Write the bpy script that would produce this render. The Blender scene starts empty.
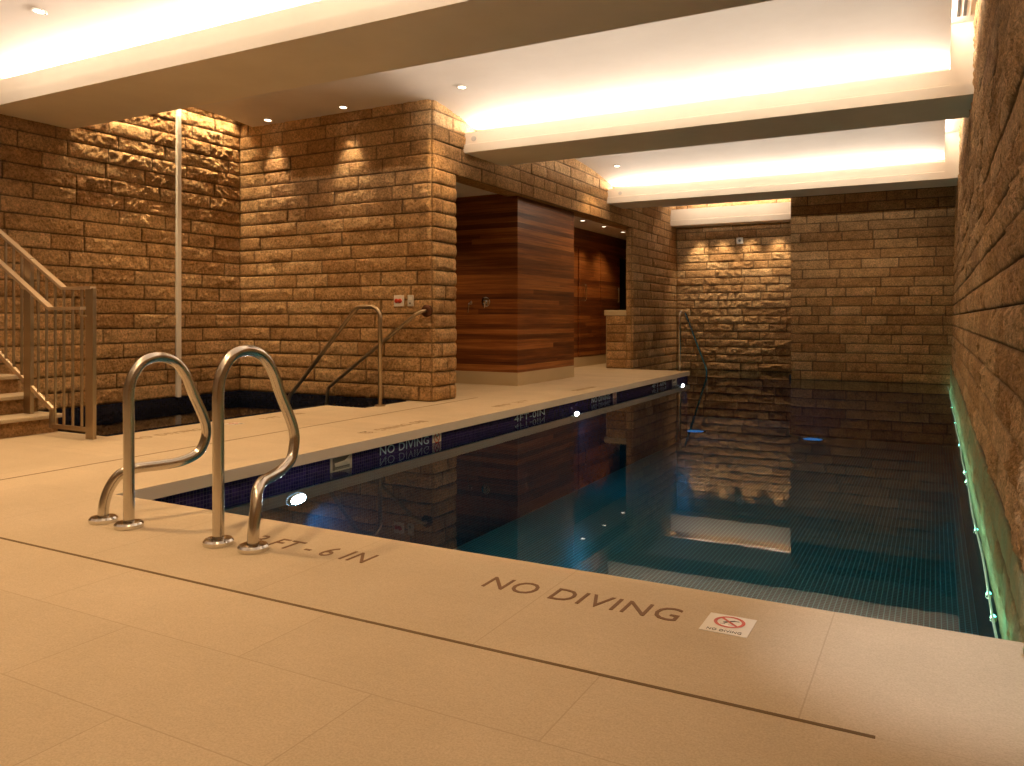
import bpy, bmesh, math, random
import numpy as np
from mathutils import Vector, noise, Matrix

random.seed(4)
C = bpy.context.scene.collection
S = bpy.context.scene
PI = math.pi

# ------------------------------------------------------------------ helpers
def wloc(o):
    v = Vector((0, 0, 0))
    while o is not None:
        v = v + o.location
        o = o.parent
    return v

def mk(name, verts, faces, mat, parent=None, smooth=False, loc=None):
    """link verts/faces (world coordinates) as ONE mesh object; origin at loc or at the parent's base"""
    off = wloc(parent) if parent is not None else (Vector(loc) if loc else Vector((0, 0, 0)))
    me = bpy.data.meshes.new(name)
    me.from_pydata([tuple(Vector(v) - off) for v in verts], [], faces)
    me.validate()
    bm = bmesh.new(); bm.from_mesh(me)
    bmesh.ops.recalc_face_normals(bm, faces=bm.faces)
    bm.to_mesh(me); bm.free()
    if mat: me.materials.append(mat)
    if smooth: me.polygons.foreach_set('use_smooth', [True] * len(me.polygons))
    o = bpy.data.objects.new(name, me)
    C.objects.link(o)
    if parent is not None: o.parent = parent
    elif loc: o.location = loc
    return o

def tag(o, label=None, cat=None, group=None, kind=None):
    if label: o['label'] = label
    if cat: o['category'] = cat
    if group: o['group'] = group
    if kind: o['kind'] = kind
    return o

def thing(name, label, cat, loc, group=None):
    o = bpy.data.objects.new(name, None)
    o.empty_display_size = .1
    C.objects.link(o); o.location = loc
    return tag(o, label, cat, group)

def struct(o, label=None, cat=None):
    return tag(o, label, cat, kind='structure')

def copy_tree(o, loc, label, parent=None):
    c = o.copy(); C.objects.link(c)
    if parent is None:
        c.location = loc; c['label'] = label
    else: c.parent = parent
    for ch in list(o.children): copy_tree(ch, None, None, c)
    return c

class MB:
    def __init__(s): s.v = []; s.f = []
    def add(s, v, f):
        n = len(s.v); s.v += [tuple(p) for p in v]; s.f += [tuple(n + i for i in q) for q in f]; return s
    def box(s, a, b, bev=0):
        x0, y0, z0 = a; x1, y1, z1 = b
        if bev <= 0:
            return s.add([(x0,y0,z0),(x1,y0,z0),(x1,y1,z0),(x0,y1,z0),(x0,y0,z1),(x1,y0,z1),(x1,y1,z1),(x0,y1,z1)],
                         [(0,3,2,1),(4,5,6,7),(0,1,5,4),(1,2,6,5),(2,3,7,6),(3,0,4,7)])
        bm = bmesh.new(); bmesh.ops.create_cube(bm, size=1)
        for v in bm.verts:
            v.co = Vector(((x0+x1)/2 + v.co.x*(x1-x0), (y0+y1)/2 + v.co.y*(y1-y0), (z0+z1)/2 + v.co.z*(z1-z0)))
        bmesh.ops.bevel(bm, geom=bm.edges[:], offset=bev, segments=2, affect='EDGES', profile=.5)
        bm.verts.index_update()
        s.add([v.co[:] for v in bm.verts], [[v.index for v in f.verts] for f in bm.faces]); bm.free(); return s
    def sweep(s, pts, prof, up=(0, 0, 1), cap=True):
        """sweep a closed 2-D profile [(side, up)] along pts"""
        P = [Vector(p) for p in pts]; n = len(P); m = len(prof)
        t = [((P[min(i+1, n-1)] - P[max(i-1, 0)])).normalized() for i in range(n)]
        u = Vector(up)
        if abs(t[0].dot(u)) > .95: u = Vector((0, 1, 0)) if abs(t[0].y) < .9 else Vector((1, 0, 0))
        side = t[0].cross(u).normalized(); vs = []
        for i in range(n):
            if i:
                a = t[i-1].rotation_difference(t[i]); side = a @ side
                side = (side - t[i]*side.dot(t[i])).normalized()
            nu = side.cross(t[i])
            k = 1.0
            if 0 < i < n-1:
                d = (P[i]-P[i-1]).normalized().dot((P[i+1]-P[i]).normalized()); k = 1
            for a, b in prof: vs.append(P[i] + side*a + nu*b)
        fs = [(i*m+j, i*m+(j+1) % m, (i+1)*m+(j+1) % m, (i+1)*m+j) for i in range(n-1) for j in range(m)]
        if cap: fs += [tuple(range(m))[::-1], tuple((n-1)*m+j for j in range(m))]
        return s.add(vs, fs)
    def tube(s, pts, r, seg=14, **k):
        return s.sweep(pts, [(r*math.cos(2*PI*j/seg), r*math.sin(2*PI*j/seg)) for j in range(seg)], **k)
    def lathe(s, c, axis, prof, seg=28, cap=True):
        """prof: [(radius, distance along axis)]"""
        ax = Vector(axis).normalized()
        a = ax.orthogonal().normalized(); b = ax.cross(a); c = Vector(c); m = seg; vs = []; fs = []
        for r, h in prof:
            for j in range(m):
                w = 2*PI*j/m; vs.append(c + ax*h + (a*math.cos(w) + b*math.sin(w))*r)
        for i in range(len(prof)-1):
            for j in range(m): fs.append((i*m+j, i*m+(j+1) % m, (i+1)*m+(j+1) % m, (i+1)*m+j))
        if cap: fs += [tuple(range(m))[::-1], tuple((len(prof)-1)*m+j for j in range(m))]
        return s.add(vs, fs)
    def extrude_yz(s, poly, x0, x1):
        n = len(poly)
        vs = [(x0, y, z) for y, z in poly] + [(x1, y, z) for y, z in poly]
        fs = [(i, (i+1) % n, n+(i+1) % n, n+i) for i in range(n)] + [tuple(range(n))[::-1], tuple(range(n, 2*n))]
        return s.add(vs, fs)
    def build(s, name, mat, parent=None, smooth=False, loc=None):
        return mk(name, s.v, s.f, mat, parent, smooth, loc)

def autosmooth(o, ang=35):
    me = o.data
    me.polygons.foreach_set('use_smooth', [True]*len(me.polygons))
    me.set_sharp_from_angle(angle=math.radians(ang))
    return o

def fillet(pts, r, seg=7):
    P = [Vector(p) for p in pts]; out = [P[0]]
    for i in range(1, len(P)-1):
        a = (P[i-1]-P[i]); b = (P[i+1]-P[i])
        la, lb = a.length, b.length; a.normalize(); b.normalize()
        th = a.angle(b); d = min(r/math.tan(th/2), la*.49, lb*.49); rr = d*math.tan(th/2)
        c = P[i] + (a+b).normalized()*(rr/math.sin(th/2))
        s0 = P[i]+a*d-c; s1 = P[i]+b*d-c; w = s0.angle(s1)
        for k in range(seg+1):
            f = k/seg
            out.append(c + (s0*math.sin((1-f)*w)+s1*math.sin(f*w))/math.sin(w))
    out.append(P[-1]); return out

def catmull(pts, n=5):
    P = [Vector(p) for p in pts]; Q = [2*P[0]-P[1]] + P + [2*P[-1]-P[-2]]; out = []
    for i in range(1, len(Q)-2):
        for k in range(n):
            t = k/n
            out.append(.5*((2*Q[i]) + (Q[i+1]-Q[i-1])*t + (2*Q[i-1]-5*Q[i]+4*Q[i+1]-Q[i+2])*t*t + (3*Q[i]-Q[i-1]-3*Q[i+1]+Q[i+2])*t**3))
    out.append(P[-1]); return out

# ------------------------------------------------------------------ materials
def newmat(name):
    m = bpy.data.materials.new(name); m.use_nodes = True
    nt = m.node_tree; b = nt.nodes['Principled BSDF']
    return m, nt, b
def N(nt, t, **kw):
    n = nt.nodes.new(t)
    for k, v in kw.items():
        if k in n.inputs: n.inputs[k].default_value = v
        else: setattr(n, k, v)
    return n
def lk(nt, a, b): nt.links.new(a, b)
def math_(nt, op, a, b=None):
    n = nt.nodes.new('ShaderNodeMath'); n.operation = op
    for i, x in enumerate((a, b)):
        if x is None: continue
        if isinstance(x, (int, float)): n.inputs[i].default_value = x
        else: lk(nt, x, n.inputs[i])
    return n.outputs[0]
def ramp(nt, fac, stops):
    r = nt.nodes.new('ShaderNodeValToRGB'); e = r.color_ramp.elements
    while len(e) < len(stops): e.new(.5)
    for i, (p, c) in enumerate(stops): e[i].position = p; e[i].color = (*c, 1)
    lk(nt, fac, r.inputs[0]); return r.outputs[0]
def mixc(nt, fac, a, b, mode='MIX'):
    n = nt.nodes.new('ShaderNodeMix'); n.data_type = 'RGBA'; n.blend_type = mode
    for s, x in ((0, fac), (6, a), (7, b)):
        if isinstance(x, (int, float)): n.inputs[s].default_value = x
        elif isinstance(x, tuple): n.inputs[s].default_value = (*x, 1)
        else: lk(nt, x, n.inputs[s])
    return n.outputs[2]
def geo(nt):
    g = nt.nodes.new('ShaderNodeNewGeometry'); s = nt.nodes.new('ShaderNodeSeparateXYZ')
    lk(nt, g.outputs['Position'], s.inputs[0]); return g.outputs['Position'], s.outputs
def noise_(nt, vec, scale, detail=4, rough=.6):
    n = nt.nodes.new('ShaderNodeTexNoise'); n.inputs['Scale'].default_value = scale
    n.inputs['Detail'].default_value = detail; n.inputs['Roughness'].default_value = rough
    if vec is not None: lk(nt, vec, n.inputs['Vector'])
    return n.outputs['Fac']
def bump(nt, b, h, strength, dist):
    n = nt.nodes.new('ShaderNodeBump'); n.inputs['Strength'].default_value = strength; n.inputs['Distance'].default_value = dist
    lk(nt, h, n.inputs['Height']); lk(nt, n.outputs[0], b.inputs['Normal'])

def m_plain(name, col, rough=.5, metal=0, spec=.5):
    m, nt, b = newmat(name)
    b.inputs['Base Color'].default_value = (*col, 1); b.inputs['Roughness'].default_value = rough
    b.inputs['Metallic'].default_value = metal; b.inputs['Specular IOR Level'].default_value = spec
    return m
def m_emit(name, col, strength, base=(.8, .8, .8)):
    m, nt, b = newmat(name)
    b.inputs['Base Color'].default_value = (*base, 1)
    b.inputs['Emission Color'].default_value = (*col, 1); b.inputs['Emission Strength'].default_value = strength
    return m

def m_stone(name='sandstone', glow_tint=None):
    m, nt, b = newmat(name)
    P, xyz = geo(nt)
    at = nt.nodes.new('ShaderNodeAttribute'); at.attribute_name = 'block'
    base = ramp(nt, at.outputs['Fac'], [(0, (.54, .325, .15)), (.35, (.66, .42, .205)), (.7, (.73, .485, .25)), (1, (.80, .55, .30))])
    n1 = noise_(nt, P, 7, 5, .65); n2 = noise_(nt, P, 38, 6, .8)
    c = mixc(nt, .7, base, ramp(nt, n1, [(.3, (.62, .55, .46)), (.7, (1.2, 1.16, 1.1))]), 'MULTIPLY')
    c = mixc(nt, .85, c, ramp(nt, n2, [(.36, (.42, .36, .30)), (.5, (.95, .93, .9)), (.66, (1.4, 1.36, 1.3))]), 'MULTIPLY')
    j = nt.nodes.new('ShaderNodeAttribute'); j.attribute_name = 'joint'
    if glow_tint: c = mixc(nt, math_(nt, 'MULTIPLY', noise_(nt, P, 5, 3, .6), 1.5), c, glow_tint)  # green lamp glow mixed into the stone colour in patches
    c = mixc(nt, j.outputs['Fac'], c, (.10, .07, .045))
    lk(nt, c, b.inputs['Base Color'])
    b.inputs['Roughness'].default_value = .9; b.inputs['Specular IOR Level'].default_value = .25
    h = math_(nt, 'ADD', math_(nt, 'MULTIPLY', noise_(nt, P, 30, 6, .72), 1.4), math_(nt, 'MULTIPLY', noise_(nt, P, 110, 4, .7), .5))
    bump(nt, b, h, 1.0, .035)
    return m

def m_deck():
    m, nt, b = newmat('limestone_paving')
    P, xyz = geo(nt)
    n1 = noise_(nt, P, 1.7, 5, .6); n2 = noise_(nt, P, 40, 4, .7); n3 = noise_(nt, P, 150, 5, .75)
    # paver joints: running bond, rows along X
    def rows(h, off):
        v = math_(nt, 'DIVIDE', math_(nt, 'SUBTRACT', xyz[1], off), h)
        return math_(nt, 'FLOOR', v), math_(nt, 'FRACT', v)
    ri, rf = rows(.395, 2.07 - .395*60)
    odd = math_(nt, 'MULTIPLY', math_(nt, 'FRACT', math_(nt, 'MULTIPLY', ri, .5)), 2.0)
    sx = math_(nt, 'ADD', math_(nt, 'DIVIDE', math_(nt, 'ADD', xyz[0], 50.65 - 1.0*0), .99), math_(nt, 'MULTIPLY', odd, .5))
    sx = math_(nt, 'ADD', sx, .172)
    cf = math_(nt, 'FRACT', sx); ci = math_(nt, 'FLOOR', sx)
    dx = math_(nt, 'MULTIPLY', math_(nt, 'MINIMUM', cf, math_(nt, 'SUBTRACT', 1, cf)), .99)
    dy = math_(nt, 'MULTIPLY', math_(nt, 'MINIMUM', rf, math_(nt, 'SUBTRACT', 1, rf)), .395)
    d1 = math_(nt, 'MINIMUM', dx, dy)
    # coping rows beside the pool: joints across only
    s2 = math_(nt, 'DIVIDE', math_(nt, 'ADD', xyz[0], 50.65), .475)
    f2 = math_(nt, 'FRACT', math_(nt, 'MULTIPLY', s2, .5))
    d2 = math_(nt, 'MULTIPLY', math_(nt, 'MINIMUM', f2, math_(nt, 'SUBTRACT', 1, f2)), .95)
    s3 = math_(nt, 'FRACT', math_(nt, 'DIVIDE', math_(nt, 'ADD', xyz[1], 50.4), .95))
    d3 = math_(nt, 'MULTIPLY', math_(nt, 'MINIMUM', s3, math_(nt, 'SUBTRACT', 1, s3)), .95)
    near = math_(nt, 'GREATER_THAN', xyz[1], 2.07); far = math_(nt, 'GREATER_THAN', xyz[1], 2.89)
    def sel(f, a, bb): return math_(nt, 'ADD', math_(nt, 'MULTIPLY', f, bb), math_(nt, 'MULTIPLY', math_(nt, 'SUBTRACT', 1, f), a))
    d = sel(far, sel(near, d1, d2), d3)
    line = math_(nt, 'LESS_THAN', d, .0022)
    id_ = nt.nodes.new('ShaderNodeCombineXYZ'); lk(nt, ci, id_.inputs[0]); lk(nt, ri, id_.inputs[1])
    wn = nt.nodes.new('ShaderNodeTexWhiteNoise'); lk(nt, id_.outputs[0], wn.inputs['Vector'])
    c = ramp(nt, n1, [(.25, (.50, .405, .275)), (.75, (.60, .49, .345))])
    c = mixc(nt, .16, c, ramp(nt, wn.outputs['Value'], [(0, (.75, .75, .75)), (1, (1.2, 1.2, 1.2))]), 'MULTIPLY')
    c = mixc(nt, .5, c, ramp(nt, n2, [(.3, (.86, .85, .84)), (.7, (1.06, 1.06, 1.06))]), 'MULTIPLY')
    c = mixc(nt, .5, c, ramp(nt, n3, [(.36, (.70, .66, .62)), (.6, (1.12, 1.12, 1.12))]), 'MULTIPLY')
    c = mixc(nt, math_(nt, 'MULTIPLY', line, .55), c, (.36, .27, .17))
    lk(nt, c, b.inputs['Base Color']); b.inputs['Roughness'].default_value = .62; b.inputs['Specular IOR Level'].default_value = .3
    bump(nt, b, math_(nt, 'SUBTRACT', n3, math_(nt, 'MULTIPLY', line, 1.5)), .25, .003)
    return m

def m_plaster(name, col):
    m, nt, b = newmat(name)
    P, xyz = geo(nt); n = noise_(nt, P, 1.3, 5, .6)
    lk(nt, mixc(nt, 1, col, ramp(nt, n, [(.3, (.93, .92, .91)), (.7, (1.02, 1.02, 1.02))]), 'MULTIPLY'), b.inputs['Base Color'])
    b.inputs['Roughness'].default_value = .8; b.inputs['Specular IOR Level'].default_value = .2
    bump(nt, b, noise_(nt, P, 70, 3, .6), .06, .004); return m

def m_wood():
    m, nt, b = newmat('timber_cladding')
    P, xyz = geo(nt)
    al = math_(nt, 'ADD', xyz[0], math_(nt, 'MULTIPLY', xyz[1], 1.0))
    bi = math_(nt, 'FLOOR', math_(nt, 'DIVIDE', xyz[2], .076)); bf = math_(nt, 'FRACT', math_(nt, 'DIVIDE', xyz[2], .076))
    w0 = nt.nodes.new('ShaderNodeTexWhiteNoise'); w0.noise_dimensions = '1D'; lk(nt, bi, w0.inputs['W'])
    seg = math_(nt, 'FLOOR', math_(nt, 'ADD', math_(nt, 'DIVIDE', al, 6.5), math_(nt, 'MULTIPLY', w0.outputs['Value'], 7)))
    cv = nt.nodes.new('ShaderNodeCombineXYZ'); lk(nt, bi, cv.inputs[0]); lk(nt, seg, cv.inputs[1])
    w1 = nt.nodes.new('ShaderNodeTexWhiteNoise'); lk(nt, cv.outputs[0], w1.inputs['Vector'])
    gv = nt.nodes.new('ShaderNodeCombineXYZ')
    lk(nt, math_(nt, 'ADD', math_(nt, 'MULTIPLY', al, .55), math_(nt, 'MULTIPLY', w1.outputs['Value'], 30)), gv.inputs[0]); lk(nt, math_(nt, 'MULTIPLY', xyz[2], 16), gv.inputs[2])
    g1 = noise_(nt, gv.outputs[0], 1.6, 6, .65)
    f = math_(nt, 'ADD', math_(nt, 'MULTIPLY', w1.outputs['Value'], .55), math_(nt, 'MULTIPLY', math_(nt, 'SUBTRACT', g1, .5), 1.5))
    f = math_(nt, 'ADD', f, .22)
    c = ramp(nt, f, [(0, (.055, .014, .005)), (.35, (.15, .045, .012)), (.65, (.29, .10, .025)), (1, (.46, .19, .055))])
    gap = math_(nt, 'LESS_THAN', bf, .035)
    c = mixc(nt, math_(nt, 'MULTIPLY', gap, .7), c, (.03, .01, .005))
    lk(nt, c, b.inputs['Base Color']); b.inputs['Roughness'].default_value = .38; b.inputs['Specular IOR Level'].default_value = .35
    bump(nt, b, math_(nt, 'SUBTRACT', math_(nt, 'MULTIPLY', g1, .2), gap), .3, .004)
    return m

def m_tile(name, ca, cb, grout, size, gw=.09, rough=.18, floor=False):
    m, nt, b = newmat(name)
    P, xyz = geo(nt)
    if floor: u, v = xyz[0], xyz[1]
    else: u, v = math_(nt, 'ADD', xyz[0], xyz[1]), xyz[2]
    u = math_(nt, 'DIVIDE', math_(nt, 'ADD', u, 40), size); v = math_(nt, 'DIVIDE', math_(nt, 'ADD', v, 40), size)
    g = math_(nt, 'LESS_THAN', math_(nt, 'MINIMUM', math_(nt, 'FRACT', u), math_(nt, 'FRACT', v)), gw)
    cv = nt.nodes.new('ShaderNodeCombineXYZ'); lk(nt, math_(nt, 'FLOOR', u), cv.inputs[0]); lk(nt, math_(nt, 'FLOOR', v), cv.inputs[1])
    w = nt.nodes.new('ShaderNodeTexWhiteNoise'); lk(nt, cv.outputs[0], w.inputs['Vector'])
    c = mixc(nt, w.outputs['Value'], ca, cb)
    lk(nt, mixc(nt, g, c, grout), b.inputs['Base Color']); b.inputs['Roughness'].default_value = rough
    return m

def m_water(name, tint, density, wave):
    m = bpy.data.materials.new(name); m.use_nodes = True; nt = m.node_tree
    nt.nodes.clear(); out = nt.nodes.new('ShaderNodeOutputMaterial')
    P, xyz = geo(nt)
    bp = nt.nodes.new('ShaderNodeBump'); bp.inputs['Strength'].default_value = wave; bp.inputs['Distance'].default_value = .02
    lk(nt, noise_(nt, P, 3.2, 3, .5), bp.inputs['Height'])
    fr = nt.nodes.new('ShaderNodeFresnel'); fr.inputs['IOR'].default_value = 1.22; lk(nt, bp.outputs[0], fr.inputs['Normal'])
    tr = nt.nodes.new('ShaderNodeBsdfTransparent'); tr.inputs[0].default_value = (.93, .97, .98, 1)
    gl = nt.nodes.new('ShaderNodeBsdfGlossy'); gl.inputs['Roughness'].default_value = .015; lk(nt, bp.outputs[0], gl.inputs['Normal'])
    mx = nt.nodes.new('ShaderNodeMixShader'); lk(nt, fr.outputs[0], mx.inputs[0]); lk(nt, tr.outputs[0], mx.inputs[1]); lk(nt, gl.outputs[0], mx.inputs[2])
    lk(nt, mx.outputs[0], out.inputs['Surface'])
    va = nt.nodes.new('ShaderNodeVolumeAbsorption'); va.inputs['Color'].default_value = (*tint, 1); va.inputs['Density'].default_value = density
    lk(nt, va.outputs[0], out.inputs['Volume'])
    return m

M = dict(
    stone=m_stone(), stone_green_glow=m_stone('green_glow_sandstone', (.30, .42, .24)), deck=m_deck(), wood=m_wood(),
    ceil=m_plaster('ceiling_plaster', (.82, .755, .70)), beam=m_plaster('beam_plaster', (.86, .765, .63)),
    plaster=m_plaster('wall_plaster', (.55, .45, .33)),
    coping=m_plaster('coping_stone_edge', (.80, .72, .64)),
    base=m_plaster('stone_plinth', (.55, .44, .28)),
    steel=m_plain('brushed_steel', (.62, .58, .52), .24, 1), chrome=m_plain('chrome', (.75, .74, .72), .12, 1),
    rail=m_plain('satin_metal', (.44, .35, .24), .38, 1), railtop=m_plain('satin_handrail', (.80, .66, .50), .42, 1),
    tband=m_tile('navy_mosaic', (.014, .012, .075), (.035, .026, .15), (.10, .09, .20), .026, .10),
    tfloor=m_tile('pool_floor_mosaic', (.005, .020, .036), (.009, .032, .055), (.15, .42, .44), .0385, .2, .3, True),
    twall=m_tile('pool_wall_mosaic', (.012, .045, .09), (.02, .07, .12), (.06, .14, .2), .026, .10),
    spa=m_tile('spa_mosaic', (.008, .010, .022), (.014, .016, .035), (.03, .03, .04), .026, .1),
    water=m_water('pool_water', (.13, .63, .80), .50, .012), swater=m_water('spa_water', (.3, .6, .75), 1.2, .02),
    ink=m_plain('engraved_brown', (.17, .085, .035), .7), faint=m_plain('worn_engraving', (.33, .24, .14), .7),
    joint=m_plain('expansion_joint', (.14, .085, .03), .8),
    white=m_plain('white_tile', (.78, .74, .68), .35), red=m_plain('sign_red', (.52, .05, .02), .4), black=m_plain('sign_black', (.02, .018, .016), .5),
    lett=m_plain('pale_blue_mosaic', (.42, .62, .82), .3), grey=m_plain('grey_trim', (.16, .15, .14), .5), lgrey=m_plain('pale_trim', (.62, .58, .52), .5, 0),
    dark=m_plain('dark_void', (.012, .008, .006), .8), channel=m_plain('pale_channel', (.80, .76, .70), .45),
    skim=m_plain('skimmer_plastic', (.70, .68, .60), .4),
    dl=m_emit('downlight_lamp', (1, .86, .66), 6), cool=m_emit('pool_lamp', (.95, .98, 1), 120), fl=m_emit('floor_lamp_blue', (.01, .42, .70), 1.3),
    led=m_emit('green_led', (.05, .75, .45), .22), ledspot=m_emit('cyan_led', (.10, 1.0, .78), 12), copper=m_plain('dark_rosette', (.10, .035, .015), .4, .6),
    door=m_wood(),
)

# ------------------------------------------------------------------ rock-faced ashlar
def stone_wall(name, O, U, Nn, L, z0, z1, seed, amp=.02, e0=False, e1=False, ch=.175, res=.024, batter=0.0, resfun=None, pil_h=.010, parent=None, mat='stone'):
    """one rock-faced ashlar wall. O: ground point at s=0 (z ignored); U along; Nn out of the wall. e0/e1: outside corner at that end"""
    rnd = random.Random(seed); U = Vector(U); Nn = Vector(Nn); O = Vector(O)
    g = .014; V = []; F = []; blk = []; jnt = []
    k0 = math.floor((z0 - .005)/ch + 1e-6); z = .005 + k0*ch; rows = []
    while z < z1 - 1e-4: rows.append((max(z, z0), min(z+ch, z1))); z += ch
    sd = Vector((seed*7.31, seed*3.17, seed*1.7))
    def lin(a, b, r):
        n = max(1, int(round((b-a)/r))); return [a+(b-a)*i/n for i in range(n)] + [b]
    for ri, (za, zb) in enumerate(rows):
        s = -rnd.uniform(0, .6); cuts = [0.0]
        while True:
            s += rnd.choice((rnd.uniform(.3, .55), rnd.uniform(.45, .8), rnd.uniform(.7, 1.05)))
            if s > L-.16: break
            if s > .16: cuts.append(s)
        cuts.append(L)
        for bi in range(len(cuts)-1):
            a, b = cuts[bi], cuts[bi+1]
            r = resfun(a) if resfun else res
            bw = rnd.random(); rough = rnd.choice((.35, .7, 1.0, 1.25)); off = rnd.uniform(-.004, .007)
            tilt = rnd.uniform(-.5, .5); tilz = rnd.uniform(-.7, .3)
            ss = [a] + ([a+.005] if b-a > .05 else []) + lin(a+.02, b-.02, r) + ([b-.005] if b-a > .05 else []) + [b]
            zz = [za, za+.0045] + lin(za+.018, zb-.018, min(r, .026)) + [zb-.0045, zb] if zb-za > .06 else [za, zb]
            base = len(V); nz = len(zz); seedv = Vector((rnd.uniform(0, 50), 0, 0))
            cor0 = e0 and bi == 0; cor1 = e1 and bi == len(cuts)-2
            for si, sv in enumerate(ss):
                for zi, zv in enumerate(zz):
                    es = 9.; ez = min(zv-za, zb-zv)
                    es = min(sv-a, b-sv)
                    e = min(es, ez)
                    edge = (zi in (0, nz-1)) or (si in (0, len(ss)-1))
                    p = O + U*sv; w = Vector((p.x, p.y, zv)) + sd + seedv
                    if edge: d = -g; j = 0.0 if (((cor0 and si == 0) or (cor1 and si == len(ss)-1)) and zi not in (0, nz-1)) else 1.0
                    else:
                        pil = min(1, e/.05); pil = 1-(1-pil)**2
                        n1 = noise.noise(w*6); n2 = noise.noise(w*14); n3 = noise.noise(w*31); n4 = noise.noise(w*57); rg = abs(noise.noise(w*9.5))
                        d = off + pil*(pil_h + amp*rough*(.34*n1+.42*n2+.50*n3+.36*n4+.4*rg+.15*tilt*(2*(sv-a)/(b-a)-1)+.25*tilz*(2*(zv-za)/(zb-za)-1)))
                        d = max(d, -.006); j = 0.0 if e > .008 else .35
                    # outside corners: rounded nose
                    sp = sv
                    for cor, dist, sg in ((cor0, sv, 1), (cor1, L-sv, -1)):
                        if cor and dist < .05:
                            q = 1-dist/.05; d = d*(1-q) - .026*q*q*1.0; sp = sv + sg*.026*q**3
                    q = O + U*sp + Nn*d
                    V.append((q.x + Nn.x*(-batter)*zv, q.y + Nn.y*(-batter)*zv, zv)); blk.append(bw); jnt.append(j)
            for i in range(len(ss)-1):
                for k in range(nz-1):
                    A = base+i*nz+k; F.append((A, A+nz, A+nz+1, A+1))
    me = bpy.data.meshes.new(name); me.from_pydata(V, [], F)
    want = Nn
    if me.polygons and me.polygons[len(F)//2].normal.dot(want) < 0: me.flip_normals()
    for nm, dat in (('block', blk), ('joint', jnt)):
        at = me.attributes.new(nm, 'FLOAT', 'POINT'); at.data.foreach_set('value', dat)
    me.polygons.foreach_set('use_smooth', [True]*len(F)); me.materials.append(M[mat])
    o = bpy.data.objects.new(name, me); C.objects.link(o)
    if parent: o.parent = parent
    else: struct(o)
    return o

XA = -5.30     # arcade plane
WT = -.17      # pool water level
TOP = 3.86
stone_wall('wall_left', (-8.5, 4.3, 0), (0, 1, 0), (1, 0, 0), 3.57, .005, TOP, 11, .030, res=.017)
stone_wall('wall_spa', (-8.5, 7.87, 0), (1, 0, 0), (0, -1, 0), 8.5+XA, .005, TOP, 12, .023, e1=True, pil_h=.011)
stone_wall('wall_pier', (XA, 7.87, 0), (0, 1, 0), (1, 0, 0), .55, -.17, 2.86, 13, .020, e0=True, e1=True, pil_h=.026)
stone_wall('wall_lintel', (XA, 7.87, 0), (0, 1, 0), (1, 0, 0), 10.13, 2.805+.0, TOP, 14, .016, e0=True)
stone_wall('wall_pool_left', (XA, 14.95, 0), (0, 1, 0), (1, 0, 0), 3.05, -.345, 2.81, 15, .022, e0=True)
stone_wall('wall_pier_end', (-5.43, 14.95, 0), (1, 0, 0), (0, -1, 0), .13, -.1, 2.81, 16, .014, e1=True)
stone_wall('wall_recess', (XA, 18.0, 0), (1, 0, 0), (0, -1, 0), 3.0, -.345, TOP, 17, .036)
stone_wall('wall_far', (-2.47, 15.93, 0), (1, 0, 0), (0, -1, 0), 2.85, -.345, TOP, 18, .019, e0=True)
rf = lambda s: min(.05, max(.013, .013+.005*max(0, s-1.2)))
stone_wall('wall_right', (.262, 2.2, 0), (0, 1, 0), (-1, 0, 0), 13.75, .18, TOP, 19, .027, batter=.022, resfun=rf)
stone_wall('wall_right_plinth', (.252, 2.2, 0), (0, 1, 0), (-1, 0, 0), 13.75, -.345, .18, 20, .020, resfun=rf, mat='stone_green_glow')  # lower band, with the green underwater glow put into its colour
stone_wall('wall_right_near', (.268, -3.0, 0), (0, 1, 0), (-1, 0, 0), 5.2, .005, TOP, 21, .022, batter=.022, res=.06)
# solid cores behind the stone faces, so that openings have depth
mb = MB().box((XA-.33, 8.40, 2.82), (XA-.02, 14.97, TOP)).box((-5.85, 7.9, -.08), (XA-.02, 8.40, TOP)).box((-8.6, 7.9, -.08), (-5.8, 8.05, TOP))
struct(mb.build('wall_arcade_core', M['stone']))
mb = MB().box((-5.41, 14.97, -.3), (XA-.02, 18.2, 2.9)).box((XA-.33, 14.97, 2.82), (XA-.02, 18.2, TOP))
struct(mb.build('wall_pool_left_core', M['stone']))
for nm, a, b in (('wall_right_core', (.37, -3, -1.3), (.6, 16.2, TOP)), ('wall_far_core', (-2.44, 15.97, -1.3), (.6, 16.15, TOP)), ('wall_recess_side', (-2.44, 16.15, -1.3), (-2.3, 18.2, TOP)),
                 ('wall_recess_core', (-8.6, 18.06, -1.3), (-2.3, 18.3, TOP)), ('wall_left_core', (-8.72, 4.3, -1.3), (-8.53, 18.2, TOP))):
    struct(MB().box(a, b).build(nm, M['stone']))
# low wall beside the corridor, with a cap stone
stone_wall('wall_low', (-5.87, 14.95, 0), (1, 0, 0), (0, -1, 0), .45, -.1, 1.055, 22, .014, e0=True)
mb = MB().box((-5.86, 14.97, 0), (-5.42, 15.27, 1.055)).box((-5.89, 14.93, 1.055), (-5.42, 15.29, 1.165), .012)
struct(mb.build('wall_low_core', M['base']))

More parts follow.
